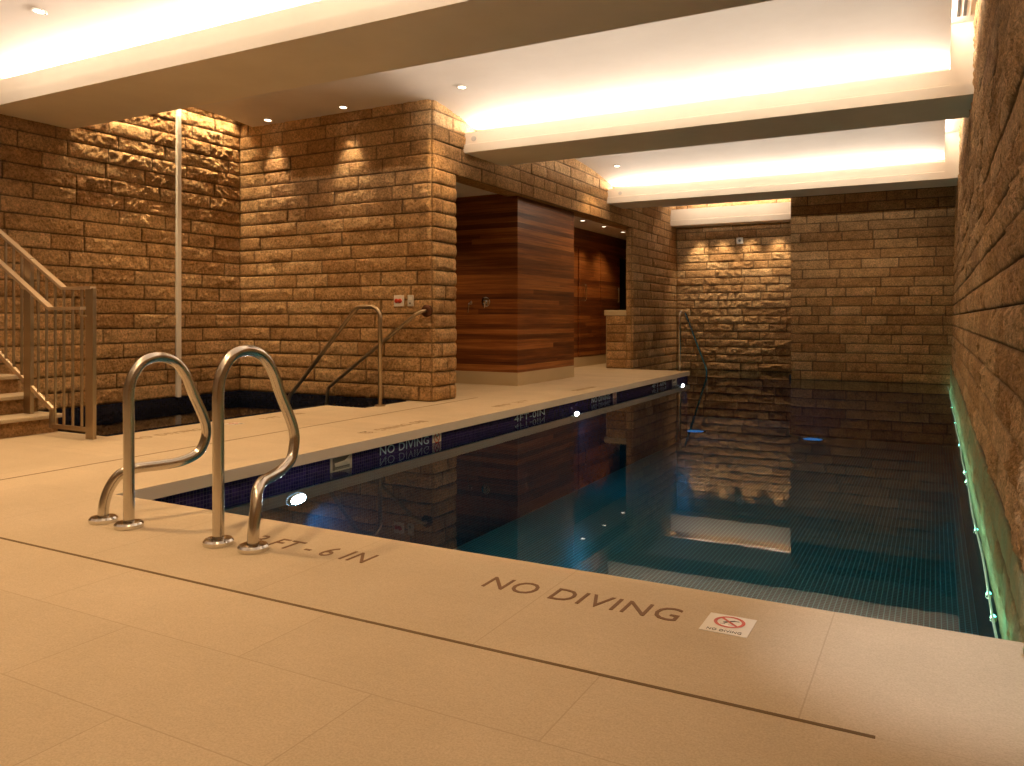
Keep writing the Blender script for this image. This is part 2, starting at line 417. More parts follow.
# ------------------------------------------------------------------ deck
def cells(name, xs, ys, fill, z0, z1, mtop, mside, floor=True):
    mb = MB(); top = []; idx = {}
    V = []; F = []; mi = []
    def v(p):
        if p not in idx: idx[p] = len(V); V.append(p)
        return idx[p]
    def f(q, m): F.append(tuple(v(p) for p in q)); mi.append(m)
    on = lambda i, j: 0 <= i < len(xs)-1 and 0 <= j < len(ys)-1 and fill((xs[i]+xs[i+1])/2, (ys[j]+ys[j+1])/2)
    zt = z1 if floor else z0
    for i in range(len(xs)-1):
        for j in range(len(ys)-1):
            if not on(i, j): continue
            a, b, c, d = xs[i], xs[i+1], ys[j], ys[j+1]
            f([(a,c,zt),(b,c,zt),(b,d,zt),(a,d,zt)], 0)
            for (ii, jj, q) in ((i-1, j, ((a,c),(a,d))), (i+1, j, ((b,c),(b,d))), (i, j-1, ((a,c),(b,c))), (i, j+1, ((a,d),(b,d)))):
                if not on(ii, jj):
                    (x0, y0), (x1, y1) = q
                    f([(x0,y0,z0),(x1,y1,z0),(x1,y1,z1),(x0,y0,z1)], 1)
            if floor: f([(a,c,z0),(b,c,z0),(b,d,z0),(a,d,z0)], 1)
    o = mk(name, V, F, mtop); o.data.materials.append(mside)
    o.data.polygons.foreach_set('material_index', mi)
    return o
PX0, PX1, PY0, DY1 = -4.11, .29, 2.89, 14.83
SX, SY0, SY1, SX2 = -6.18, 4.27, 7.0, -5.62
def deck(x, y):
    if x > PX0 and y > PY0: return False
    if x > XA-.02 and y > DY1: return False
    if x < SX and SY0 < y < 7.87: return False
    if x < SX2 and SY1 < y < 7.87: return False
    if x < -5.4 and 8.0 < y < 8.3: return True
    return True
struct(cells('floor', [-10.5, -8.5, SX, SX2, XA-.02, PX0, .29], [-3, PY0, SY0, SY1, 7.87, DY1, 18.1], deck, -.08, 0, M['deck'], M['coping']))
# pool basin
def basin(x, y):
    return (PX0-.035 < x and y > PY0+.03 and y < 15.94) or (y > DY1-.03)
o = struct(cells('floor_pool', [XA-.01, PX0-.035, -2.47, .275], [PY0+.03, DY1-.03, 15.94, 18.04],
                 lambda x, y: (x > PX0-.035 and y < 15.94) or (x < -2.47 and y > DY1-.03), -1.25, -.079, M['tfloor'], M['twall'], False))
# waterline tile band (navy mosaic) on the left and far end of the deck
mb = MB().box((PX0-.05, PY0+.03, -.26), (PX0-.03, DY1-.035, -.079)).box((XA, DY1-.05, -.26), (PX0-.03, DY1-.03, -.079))
struct(mb.build('trim_1', M['tband']))
# spa basin + flush grey edging
struct(cells('floor_spa', [-8.485, SX-.09, SX2-.05], [SY0+.02, SY1+.05, 7.855], lambda x, y: x < SX-.09 or y > SY1+.05, -.9, .003, M['spa'], M['spa'], False))
mb = MB().box((SX-.10, SY0, -.075), (SX-.045, SY1+.06, -.028)).box((SX-.012, SY0, -.075), (SX, SY1+.06, -.012)).box((SX-.10, SY1, -.075), (SX2, SY1+.04, -.02))
struct(mb.build('trim_2', M['grey']))
mb = MB().box((SX-.06, SY0, -.03), (SX-.043, SY1+.05, -.012))
struct(mb.build('trim_3', M['lgrey']))
# expansion joints let into the paving
mb = MB().box((-4.6, 2.062, -.01), (-.125, 2.076, .0012))
struct(mb.build('trim_4', M['joint']))
mb = MB().box((-5.107, -1.5, -.01), (-5.093, 8.6, .001))
struct(mb.build('trim_5', M['joint']))

# water bodies
def water(name, boxes, mat, label):
    xs = sorted({b[0] for b in boxes} | {b[2] for b in boxes}); ys = sorted({b[1] for b in boxes} | {b[3] for b in boxes})
    o = cells(name, xs, ys, lambda x, y: any(b[0] < x < b[2] and b[1] < y < b[3] for b in boxes), boxes[0][4], boxes[0][5], mat, mat)
    return tag(o, label, 'water', kind='stuff')
water('pool_water', [(PX0-.045, PY0+.01, .288, 15.96, -1.30, WT), (XA-.02, DY1-.04, -2.45, 18.048, -1.30, WT)], M['water'], 'still dark teal water filling the long pool')
water('spa_water', [(-8.52, SY0+.01, SX-.07, 7.885, -.95, -.11), (SX-.07, SY1+.045, SX2-.04, 7.885, -.95, -.11)], M['swater'], 'still near-black water filling the small spa beside the stairs')

# ------------------------------------------------------------------ ceiling: vaults, beams, coves
BZ = 3.11
beams = [(4.48, 5.43), (8.58, 9.56), (13.58, 14.40)]
XW, XV = -8.5, .13
def vault(name, y0, y1, mid, half, zt, rise, x0, x1):
    n = 28; pts = [(y0+(y1-y0)*i/n) for i in range(n+1)]
    z = lambda y: zt - rise*((y-mid)/half)**2
    poly = [(y, z(y)) for y in pts] + [(y, z(y)+.05) for y in pts[::-1]]
    o = MB().extrude_yz(poly, x0, x1).build(name, M['ceil']); autosmooth(o, 40); return struct(o)
vault('ceiling_near', .4, 4.84, 2.5, 2.0, 3.68, .17, XW, XV)
vault('ceiling_middle', 5.40, 8.94, 6.95, 1.65, 3.67, .15, -8.25, XV)
vault('ceiling_far', 9.5, 13.94, 11.55, 2.05, 3.68, .17, XA-.05, XV)
struct(MB().box((XA-.05, 14.38, 3.46), (XV, 16.95, 3.8)).build('ceiling_glow_baffle', M['ceil']))  # added drop ceiling, screens the recess glow from the water reflection
struct(MB().box((XA-.05, 14.38, 3.72), (XV, 18.1, 3.78)).build('ceiling_recess', M['ceil']))
struct(MB().box((-10.7, -3.2, 3.80), (.6, 18.4, 3.95)).build('ceiling', M['ceil']))
for i, (y0, y1) in enumerate(beams):
    x0 = XW if i == 0 else XA-.06
    poly = [(y0, BZ), (y0, BZ+.105), (y0+.025, BZ+.115), (y0+.025, BZ+.262), (y0+.065, BZ+.262), (y0+.065, BZ+.13), (y0+.36, BZ+.13), (y0+.36, 3.8), (y1, 3.8), (y1, BZ)]
    mb = MB().extrude_yz(poly, x0, XV)
    mb.box((XV, y0+.02, BZ+.1), (.42, y1, 3.81)).box((XV, y0, BZ), (.42, y1, BZ+.1))
    struct(mb.build('ceiling_beam', M['beam']))
poly = [(17.5, BZ-.01), (17.5, 3.22), (17.52, 3.23), (17.52, 3.47), (17.56, 3.47), (17.56, 3.25), (18.0, 3.25), (18.0, BZ-.01)]
struct(MB().extrude_yz(poly, XA, -2.47).build('ceiling_beam', M['beam']))
struct(MB().box((-10.7, -3.2, 3.1), (.4, .4, 3.8)).build('ceiling_entry', M['ceil']))
struct(MB().box((-10.7, -3.2, -.1), (.6, -3.0, 3.9)).build('wall_back', M['plaster']))
struct(MB().box((-10.7, -3.2, -.1), (-10.5, 4.3, 3.9)).box((-10.7, 4.3, -.1), (-8.5, 4.45, 3.9)).build('wall_stair', M['plaster']))

# linear air diffuser in the slot over the right wall
t = thing('air_vent', 'white linear air diffuser with dark slots at ceiling slot above right stone wall', 'vent', (.22, 7.6, 3.8))
MB().box((.14, 6.5, 3.785), (.29, 8.42, 3.80), .004).build('frame', M['white'], t)
for k in range(2):
    MB().box((.180+k*.05, 6.6, 3.782), (.206+k*.05, 8.36, 3.786)).build('slot', M['black'], t)
# little oval cover plates on the beam faces
for j, (x, y, lab) in enumerate(((-5.16, 8.605, 'small oval cover plate at the left end of middle ceiling beam'), (-5.05, 13.605, 'small oval cover plate at the left end of far ceiling beam'))):
    o = MB().lathe((x, y, BZ+.175), (0, -1, 0), [(.035, -.002), (.035, .006), (.026, .01)], 20).build('cover_plate', M['lgrey'], loc=(x, y, BZ+.175))
    tag(o, lab, 'plate', 'cover plates on the beams')

# ------------------------------------------------------------------ timber shower block, corridor, doors
struct(MB().box((-8.5, 10.35, .195), (-5.45, 12.42, 2.87)).build('wall_shower', M['wood']))
struct(MB().box((-8.5, 10.345, 0), (-5.445, 12.425, .195)).build('baseboard_shower', M['base']))
mb = MB().box((-6.62, 12.42, .2), (-6.5, 17.42, 2.87)).box((-6.62, 17.42, 2.42), (-6.5, 18.1, 2.87))
struct(mb.build('wall_corridor', M['wood']))
struct(MB().box((-6.62, 12.42, 0), (-6.48, 17.42, .2)).build('baseboard_corridor', M['base']))
struct(MB().box((-8.5, 8.05, 2.87), (XA-.3, 18.1, 2.95)).build('ceiling_corridor', M['ceil']))
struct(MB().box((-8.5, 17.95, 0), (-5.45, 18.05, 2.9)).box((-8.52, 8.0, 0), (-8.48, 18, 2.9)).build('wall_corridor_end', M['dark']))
for n, (ya, yb, yh) in enumerate(((15.02, 16.2, 15.23), (16.22, 17.40, 17.17))):
    d = struct(MB().box((-6.515, ya, .22), (-6.47, yb, 2.45), .004).build('door_%d' % (n+1), M['door'], loc=(-6.5, ya, .22)))
    hb = MB().tube(fillet([(-6.47, yh, 1.38), (-6.41, yh, 1.38), (-6.41, yh, 1.70), (-6.47, yh, 1.70)], .03), .016, 10)
    autosmooth(hb.build('handle', M['chrome'], d))
# shower controls on the timber
t = thing('shower_valve', 'chrome shower mixer with round plate and lever on dark timber wall', 'shower valve', (-5.99, 10.35, 1.25))
autosmooth(MB().lathe((-5.99, 10.35, 1.25), (0, -1, 0), [(.075, 0), (.075, .012), (.06, .02), (.03, .022)]).build('plate', M['chrome'], t))
autosmooth(MB().lathe((-5.99, 10.33, 1.25), (0, -1, 0), [(.032, 0), (.03, .05), (.02, .055)]).build('cartridge', M['chrome'], t))
autosmooth(MB().tube([(-5.99, 10.30, 1.25), (-5.985, 10.28, 1.20), (-5.98, 10.275, 1.15)], .012, 10).build('lever', M['chrome'], t))
t = thing('shower_outlet', 'small chrome hand shower outlet on timber wall left of the round mixer', 'shower outlet', (-6.25, 10.35, 1.2))
autosmooth(MB().lathe((-6.25, 10.35, 1.24), (0, -1, 0), [(.028, 0), (.028, .01), (.02, .014)]).build('plate', M['chrome'], t))
autosmooth(MB().tube(fillet([(-6.25, 10.34, 1.24), (-6.25, 10.28, 1.24), (-6.27, 10.28, 1.09)], .03), .011, 10).build('spout', M['chrome'], t))

# ------------------------------------------------------------------ lettering
def text_geo(body):
    cu = bpy.data.curves.new('lettering', 'FONT'); cu.body = body; cu.resolution_u = 3
    cu.space_character = 1.08
    o = bpy.data.objects.new('lettering', cu); C.objects.link(o)
    dg = bpy.context.evaluated_depsgraph_get(); me = o.evaluated_get(dg).to_mesh()
    vs = [v.co.copy() for v in me.vertices]; fs = [tuple(p.vertices) for p in me.polygons]
    o.evaluated_get(dg).to_mesh_clear(); bpy.data.objects.remove(o); bpy.data.curves.remove(cu)
    xs = [v.x for v in vs]; ys = [v.y for v in vs]
    x0, x1, y0, y1 = min(xs), max(xs), min(ys), max(ys)
    return [((v.x-x0)/(x1-x0), (v.y-y0)/(y1-y0)) for v in vs], fs
_tc = {}
def text_on(name, body, A, B, H, mat, nrm, parent=None, th=.0015):
    """letters from A (baseline start) to B (baseline end) with cap vector H, raised th along nrm: front face + rim"""
    if body not in _tc: _tc[body] = text_geo(body)
    uv, fs = _tc[body]; A, B, H, nrm = Vector(A), Vector(B), Vector(H), Vector(nrm)
    vs = [A + (B-A)*u + H*v + nrm*th for u, v in uv]; n = len(vs)
    vs2 = vs + [p - nrm*th*2 for p in vs]
    cnt = {}
    for f in fs:
        for i in range(len(f)):
            e = (f[i], f[(i+1) % len(f)]); k = tuple(sorted(e)); cnt.setdefault(k, []).append(e)
    rim = [(e[0][1], e[0][0], e[0][0]+n, e[0][1]+n) for e in cnt.values() if len(e) == 1]
    if parent: return mk(name, vs2, list(fs)+rim, mat, parent)
    root = thing(name, None, None, tuple(A)); par = list(range(len(vs2)))       # every glyph a part of its own
    def find(i):
        while par[i] != i: par[i] = par[par[i]]; i = par[i]
        return i
    F = list(fs)+rim
    for q in F:
        for i in q[1:]: par[find(i)] = find(q[0])
    groups = {}
    for q in F: groups.setdefault(find(q[0]), []).append(q)
    for g, qs in groups.items():
        ids = sorted({i for q in qs for i in q}); mp = {i: k for k, i in enumerate(ids)}
        mk('letter', [vs2[i] for i in ids], [tuple(mp[i] for i in q) for q in qs], mat, root)
    return root
Z = (0, 0, 1)
tag(text_on('deck_lettering', 'NO DIVING', (-1.495, 2.545, 0), (-.755, 2.545, 0), (0, .118, 0), M['ink'], Z), 'brown engraved words NO DIVING on near pool edge paving', 'lettering', 'engraved deck markings')
tag(text_on('deck_lettering', '3 FT - 6 IN', (-2.72, 2.552, 0), (-2.065, 2.552, 0), (0, .118, 0), M['ink'], Z), 'brown engraved depth marking 3 FT - 6 IN beside right grab rail', 'lettering', 'engraved deck markings')
def left_deck(body, y_from, y_to, label, x=-4.45):
    tag(text_on('deck_lettering', body, (x, y_from, 0), (x, y_to, 0), (.115, 0, 0), M['faint'], Z), label, 'lettering', 'engraved deck markings')
left_deck('NO DIVING', 6.38, 5.66, 'faint engraved words NO DIVING on left pool edge before the stone pier')
left_deck('4 FT - 0 IN', 8.56, 7.80, 'faint engraved depth marking on left pool edge beside the timber block')
left_deck('NO DIVING', 10.72, 10.02, 'faint engraved words on left pool edge past the timber corner')
tag(text_on('deck_lettering', 'NO DIVING', (-5.80, 4.25, 0), (-5.80, 4.97, 0), (-.115, 0, 0), M['faint'], Z), 'faint engraved words on paving along the spa nearest the railing post', 'lettering', 'engraved deck markings')
tag(text_on('deck_lettering', '3 FT - 6 IN', (-5.84, 5.75, 0), (-5.84, 6.3, 0), (-.11, 0, 0), M['faint'], Z), 'faint engraved marking on paving by spa corner under the handrail', 'lettering', 'engraved deck markings')

def no_diving_sign(name, o, ux, uy, nrm, w, h, label, text=True, group='no diving signs', tile='white', ring_m='red'):
    """white tile w x h centred at o with a red ring and slash over a diver"""
    o, ux, uy, nrm = map(Vector, (o, ux, uy, nrm))
    t = thing(name, label, 'sign', tuple(o), group)
    P = lambda a, b, c=0: o + ux*a*w + uy*b*h + nrm*c
    mb = MB(); q = [P(-.5, -.5), P(.5, -.5), P(.5, .5), P(-.5, .5)]
    mb.add([p + nrm*.0016 for p in q] + [p - nrm*.004 for p in q], [(0,1,2,3), (7,6,5,4), (0,4,5,1), (1,5,6,2), (2,6,7,3), (3,7,4,0)])
    mb.build('tile', M[tile], t)
    cy = .12 if text else 0; R = .30*min(1, w/h) ; s = w
    mb = MB(); n = 40
    ring = [];
    for k in range(n):
        a = 2*PI*k/n; ring.append((math.cos(a), math.sin(a)))
    def PP(x, y, c): return o + ux*x*w + uy*(y*w + cy*h) + nrm*c
    vs = [PP(.33*x, .33*y, .0026) for x, y in ring] + [PP(.255*x, .255*y, .0026) for x, y in ring]
    mb.add(vs, [(k, (k+1) % n, n+(k+1) % n, n+k) for k in range(n)])
    d = .18; e = .032
    mb.add([PP(-d-e*.7, d-e*.7, .0026), PP(d-e*.7, -d-e*.7, .0026), PP(d+e*.7, -d+e*.7, .0026), PP(-d+e*.7, d+e*.7, .0026)], [(0, 1, 2, 3)])
    mb.build('ring', M[ring_m], t)
    mb = MB()
    def bar(a, b, wd):
        a = Vector(a); b = Vector(b); dd = (b-a).normalized(); nn = Vector((-dd.y, dd.x))*wd/2
        mb.add([PP(*(a-nn), .0021), PP(*(b-nn), .0021), PP(*(b+nn), .0021), PP(*(a+nn), .0021)], [(0, 1, 2, 3)])
    bar((-.02, .03), (.10, .12), .06); bar((.08, .11), (.19, .10), .035); bar((-.02, .04), (-.13, -.03), .03); bar((-.03, .02), (-.10, -.10), .03)
    c0 = (-.06, .07); mb.add([PP(c0[0]+.035*x, c0[1]+.035*y, .0021) for x, y in ring], [tuple(range(n))])
    bar((-.18, -.14), (-.06, -.13), .018); bar((.0, -.15), (.12, -.14), .018)
    mb.build('pictogram', M['black'], t)
    if text: text_on('caption', 'NO DIVING', P(-.36, -.42), P(.36, -.42), uy*h*.11, M['black'], nrm, t, .0024)
    return t
no_diving_sign('no_diving_sign', (-.594, 2.603, 0), (1, 0, 0), (0, 1, 0), Z, .152, .162, 'white square tile with red no diving symbol right of the brown words')
no_diving_sign('no_diving_sign', (-4.385, 5.50, 0), (0, -1, 0), (1, 0, 0), Z, .12, .13, 'small brown no diving symbol in left pool edge paving', True, tile='deck', ring_m='ink')
no_diving_sign('no_diving_sign', (-5.86, 5.36, 0), (0, 1, 0), (-1, 0, 0), Z, .13, .14, 'small no diving tile flush in paving beside the spa', True)
XT = PX0-.03
def band_text(body, ya, yb, label):
    tag(text_on('mosaic_lettering', body, (XT, ya, -.16), (XT, yb, -.16), (0, 0, .07), M['lett'], (1, 0, 0), None, .002), label, 'lettering', 'waterline lettering')
band_text('NO DIVING', 5.36, 6.09, 'pale blue mosaic words NO DIVING on navy tiles right of near skimmer')
band_text('4FT-0IN', 7.79, 8.56, 'pale blue mosaic depth 4FT-0IN on navy waterline tiles')
band_text('NO DIVING', 10.04, 10.73, 'pale blue mosaic words on navy tiles right of the second pool lamp')
band_text('4FT-6IN', 12.65, 13.42, 'farthest pale blue mosaic depth marking on navy tiles near far skimmer')
no_diving_sign('no_diving_sign', (XT, 6.225, -.125), (0, 1, 0), (0, 0, 1), (1, 0, 0), .15, .085, 'white no diving tile on navy waterline band, the nearer one', False)
no_diving_sign('no_diving_sign', (XT, 10.92, -.125), (0, 1, 0), (0, 0, 1), (1, 0, 0), .15, .085, 'white no diving tile on navy waterline band, the farther one', False)

# ------------------------------------------------------------------ pool fittings
def skimmer(y0, y1, label):
    t = thing('skimmer', label, 'skimmer', (XT, (y0+y1)/2, -.13), 'pool skimmers')
    z0, z1, x = -.20, -.083, XT
    mb = MB().box((x-.01, y0, z0), (x+.006, y0+.022, z1)).box((x-.01, y1-.022, z0), (x+.006, y1, z1)).box((x-.01, y0, z1-.008), (x+.006, y1, z1)).box((x-.01, y0, z0), (x+.006, y1, z0+.01))
    mb.build('frame', M['lgrey'], t)
    MB().box((x-.006, y0+.02, z0), (x+.001, y1-.02, z1)).build('throat', M['grey'], t)
    MB().add([(x+.002, y0+.06, -.165), (x+.002, y1-.022, -.165), (x+.004, y1-.022, -.09), (x+.012, y0+.16, -.125), (x+.003, y0+.05, -.135)], [(0, 1, 3), (0, 3, 4), (1, 2, 3)]).build('weir', M['skim'], t)
skimmer(4.735, 4.99, 'pale framed skimmer opening in navy tiles behind the right grab rail')
skimmer(13.78, 14.06, 'pale framed skimmer opening in navy tiles at far end of deck')
def pool_light(y, z, label, r=.055):
    t = thing('pool_light', label, 'pool light', (PX0-.03, y, z), 'underwater wall lamps')
    def oval(name, rings, m, cap):
        mb = MB().lathe((0, 0, 0), (1, 0, 0), rings, 32, cap)
        mb.v = [(PX0-.03+p[0], y+p[1]*1.45, z+p[2]*.62) for p in mb.v]
        return autosmooth(mb.build(name, m, t))
    oval('rim', [(r*1.3, -.004), (r*1.3, .012), (r*1.02, .02)], M['steel'], False)
    oval('lens', [(r*1.03, .008), (r*.9, .02), (r*.5, .027)], M['cool'], True)
PL = [(4.375, -.33), (9.49, -.245), (14.42, -.245)]
pool_light(*PL[0], 'brightest white underwater lamp on left pool wall behind right grab rail')
pool_light(*PL[1], 'white underwater lamp on left pool wall halfway along the deck', .05)
pool_light(*PL[2], 'white underwater lamp on left pool wall at the far end of deck', .05)
FL = [(-4.19, 15.5, 'blue underwater floor lamp by the far handrail'), (-1.99, 15.5, 'blue underwater floor lamp in front of far stone wall')]
for x, y, lab in FL:
    t = thing('floor_light', lab, 'pool light', (x, y, -1.25), 'underwater floor lamps')
    MB().lathe((x, y, -1.25), Z, [(.21, 0), (.21, .012), (.18, .018)], cap=False).build('rim', M['steel'], t)
    MB().lathe((x, y, -1.25), Z, [(.182, .008), (.17, .016)]).build('lens', M['fl'], t)
o = MB().tube([(.206+.004*math.sin(y*3.1), y, -.185) for y in np.linspace(3.0, 15.8, 120)], .005, 8).build('led_strip', M['led'], loc=(.198, 3, -.185))
tag(o, 'glowing green underwater light strip at foot of right stone wall', 'light strip')
LEDY = [3.25, 3.72, 4.02, 5.2, 6.7, 7.1, 8.6, 10.4, 12.2]
for k, y in enumerate(LEDY):
    t = thing('wall_washer', 'small cyan lamp at foot of right stone wall, %s from the near deck' % ('first', 'second', 'third', 'fourth', 'fifth', 'sixth', 'seventh', 'eighth', 'ninth and farthest')[k], 'pool light', (.208, y, -.19), 'cyan lamps at the wall foot')
    autosmooth(MB().lathe((.208, y, -.2), Z, [(.011, -.02), (.012, -.004), (.010, 0)], 16, False).build('rim', M['steel'], t))
    MB().lathe((.208, y, -.2), Z, [(.010, 0), (.006, .006)], 16).build('lens', M['ledspot'], t)
# grab rails at the near corner: loop over the water, foot splayed outwards
def grab_rail(x, sg, label, kz):
    t = thing('grab_rail', label, 'grab rail', (x, 2.465, 0), 'looped pool grab rails')
    a = [(0, 0, 0), (0, 0, .25), (0, 0, .50), (0, 0, .66), (.0, .022, .745), (0, .08, .812), (0, .17, .832), (0, .26, .803), (0, .325, .73), (0, .375, .62), (0.002, .435, .505), (.006, .462, .425), (.012, .455, .36), (.022, .42, .30), (.042, .335, .268), (.08, .235, .26), (.125, .135, .257), (.165, .07, .232), (.192, .035, .17), (.202, .015, .105), (.204, .008, .05), (.204, .008, 0)]
    pts = catmull([(x+sg*p[0], 2.465+p[1], p[2]*kz) for p in a], 6)
    MB().tube(pts, .0255, 20).build('tube', M['steel'], t, True)
    for px, py in ((x, 2.465), (x+sg*.204, 2.473)):
        autosmooth(MB().lathe((px, py, 0), Z, [(.064, 0), (.066, .006), (.066, .018), (.058, .027), (.034, .031)], 36).build('flange', M['chrome'], t))
grab_rail(-3.402, -1, 'left looped steel grab rail at near pool corner', .972)
grab_rail(-2.795, 1, 'right looped steel grab rail beside 3 FT - 6 IN marking', 1.025)

# far steps handrail
t = thing('step_handrail', 'thin steel handrail slanting into water at far end of deck', 'handrail', (-4.25, 14.66, 0))
pts = fillet([(-4.25, 14.66, 0), (-4.25, 14.66, 1.13), (-4.25, 15.0, 1.13), (-4.25, 16.62, -.05), (-4.25, 16.7, -.6)], .10)
MB().tube(pts, .021, 14).build('tube', M['steel'], t, True)
autosmooth(MB().lathe((-4.25, 14.66, 0), Z, [(.05, 0), (.05, .015), (.03, .022)]).build('flange', M['steel'], t))
# spa handrails
t = thing('spa_handrail', 'steel handrail on one post sloping down into the spa', 'handrail', (-5.59, 7.24, 0))
pts = fillet([(-5.59, 7.24, 0), (-5.59, 7.24, 1.135), (-5.92, 7.24, 1.135), (-6.97, 7.24, .05), (-7.15, 7.24, -.5)], .13)
MB().tube(pts, .024, 14).build('tube', M['rail'], t, True)
autosmooth(MB().lathe((-5.59, 7.24, 0), Z, [(.062, 0), (.062, .012), (.035, .02)]).build('flange', M['rail'], t))
t = thing('wall_handrail', 'steel handrail fixed to stone wall by a dark rosette above the spa', 'handrail', (-5.37, 7.85, 1.09))
pts = fillet([(-5.37, 7.86, 1.09), (-5.37, 7.76, 1.09), (-5.45, 7.74, 1.045), (-6.80, 7.74, .12), (-6.87, 7.74, -.5)], .06)
MB().tube(pts, .022, 14).build('tube', M['rail'], t, True)
autosmooth(MB().lathe((-5.37, 7.875, 1.09), (0, -1, 0), [(.075, 0), (.075, .022), (.055, .035), (.03, .04)]).build('rosette', M['copper'], t))
# wall plates
t = thing('emergency_switch', 'white plate with red buttons on stone wall above the handrail', 'switch', (-5.77, 7.85, 1.215))
MB().box((-5.84, 7.835, 1.148), (-5.70, 7.86, 1.283), .004).build('plate', M['white'], t)
for dx in (-.026, .026): autosmooth(MB().lathe((-5.77+dx, 7.835, 1.215), (0, -1, 0), [(.027, 0), (.027, .012), (.018, .018)], 18).build('button', M['red'], t))
t = thing('wall_switch', 'narrow grey switch plate on stone wall right of the red button plate', 'switch', (-5.595, 7.85, 1.215))
MB().box((-5.635, 7.835, 1.148), (-5.555, 7.86, 1.283), .004).build('plate', M['lgrey'], t)
MB().box((-5.618, 7.829, 1.225), (-5.572, 7.836, 1.265), .002).build('rocker', M['white'], t)
MB().box((-5.605, 7.829, 1.172), (-5.585, 7.836, 1.195), .002).build('lamp', M['grey'], t)
t = thing('wall_speaker', 'small square plate high on stone recess wall between the downlights', 'plate', (-3.84, 17.98, 2.74))
MB().box((-3.91, 17.93, 2.67), (-3.77, 17.985, 2.81), .006).build('plate', M['lgrey'], t)
autosmooth(MB().lathe((-3.84, 17.93, 2.74), (0, -1, 0), [(.03, 0), (.028, .006)], 18).build('grille', M['grey'], t))
o = MB().box((-8.485, 6.80, .0), (-8.44, 6.86, 3.8), .006).build('vertical_channel', M['channel'], loc=(-8.47, 6.83, 0))
tag(o, 'slim pale vertical channel running full height on left stone wall', 'channel')

# ------------------------------------------------------------------ staircase and railing
t = thing('staircase', 'stone steps with pale nosed treads rising left beside the railing', 'stairs', (-6.84, 3.4, 0))
for k in range(6):
    x = -6.84 - .30*k; zt = .16*(k+1)
    s = MB().box((x-.32, 2.5, zt-.16 if k == 0 else zt-.20), (x, 4.26, zt-.035)).build('riser', M['stone'], t)
    MB().box((x-.33, 2.48, zt-.035), (x+.035, 4.29, zt), .008).build('tread', M['deck'], t)
RY = 4.12
t = thing('stair_railing', 'bronze-toned metal stair railing with slim balusters beside stone steps', 'railing', (-6.17, RY, 0))
for x, z0, z1 in ((-6.17, 0, 1.25), (-7.04, .163, 1.53)):
    MB().box((x-.05, RY-.017, z0), (x+.05, RY+.017, z1), .003).build('post', M['rail'], t)
rect = [(-.026, -.012), (.026, -.012), (.026, .012), (-.026, .012)]
sl = .555
top = lambda x: 1.255 if x > -6.53 else 1.255 + sl*(-6.53-x)
def ramp_rail(name, z, xk, xe, y, x0, mat):
    MB().sweep([(x0, y, z), (xk+.006, y, z), (xk-.006, y, z+sl*.006), (xe, y, z+sl*(xk-xe))], rect).build(name, mat, t)
ramp_rail('top_rail', 1.255, -6.53, -8.7, RY, -6.14, M['railtop'])
ramp_rail('handrail', 1.085, -6.60, -8.7, RY-.075, -6.16, M['railtop'])
for x, zb in ((-6.20, 1.02), (-7.04, 1.26)):
    MB().tube(fillet([(x, RY, zb), (x, RY-.075, zb), (x, RY-.075, (1.075 if x > -6.5 else 1.32))], .02), .008, 8).build('bracket', M['rail'], t)
rb = [(-.012, -.018), (.012, -.018), (.012, .018), (-.012, .018)]
bot = lambda x: .075 if x > -6.69 else .22 + .58*(-6.70-x)
MB().sweep([(-6.17, RY, .075), (-6.70, RY, .075)], rb).build('bottom_rail', M['rail'], t)
MB().sweep([(-6.70, RY, .06), (-6.70, RY, .22)], [(-.012, -.02), (.012, -.02), (.012, .02), (-.012, .02)]).build('stringer', M['rail'], t)
MB().sweep([(-6.69, RY, .215), (-8.7, RY, .215+.58*2.01)], rb).build('stringer', M['railtop'], t)
x = -6.29
while x > -8.6:
    if abs(x+7.04) > .06: MB().box((x-.008, RY-.008, bot(x)), (x+.008, RY+.008, top(x))).build('baluster', M['rail'], t)
    x -= .122

# ------------------------------------------------------------------ downlights
def spot(loc, energy, col, angle, blend=.6, aim=(0, 0, -1), size=.03):
    l = bpy.data.lights.new('spot_lamp', 'SPOT'); l.energy = energy; l.color = col; l.spot_size = math.radians(angle); l.spot_blend = blend; l.shadow_soft_size = size
    o = bpy.data.objects.new('spot_lamp', l); C.objects.link(o); o.location = loc
    o.rotation_euler = Vector(aim).to_track_quat('-Z', 'Y').to_euler(); return o
def area(loc, sx, sy, energy, col, aim, name='strip_lamp', spread=180):
    l = bpy.data.lights.new(name, 'AREA'); l.shape = 'RECTANGLE'; l.size = sx; l.size_y = sy; l.energy = energy; l.color = col; l.spread = math.radians(spread)
    o = bpy.data.objects.new(name, l); C.objects.link(o); o.location = loc
    o.rotation_euler = Vector(aim).to_track_quat('-Z', 'Y').to_euler(); return o
WARM = (1, .635, .305); WARMW = (1, .75, .47)
vz = lambda y, mid, half, zt, rise: zt - rise*((y-mid)/half)**2
zm = lambda y: vz(y, 6.95, 1.65, 3.67, .15); zf = lambda y: vz(y, 11.55, 2.05, 3.68, .17); zn = lambda y: vz(y, 2.5, 2.0, 3.68, .17)
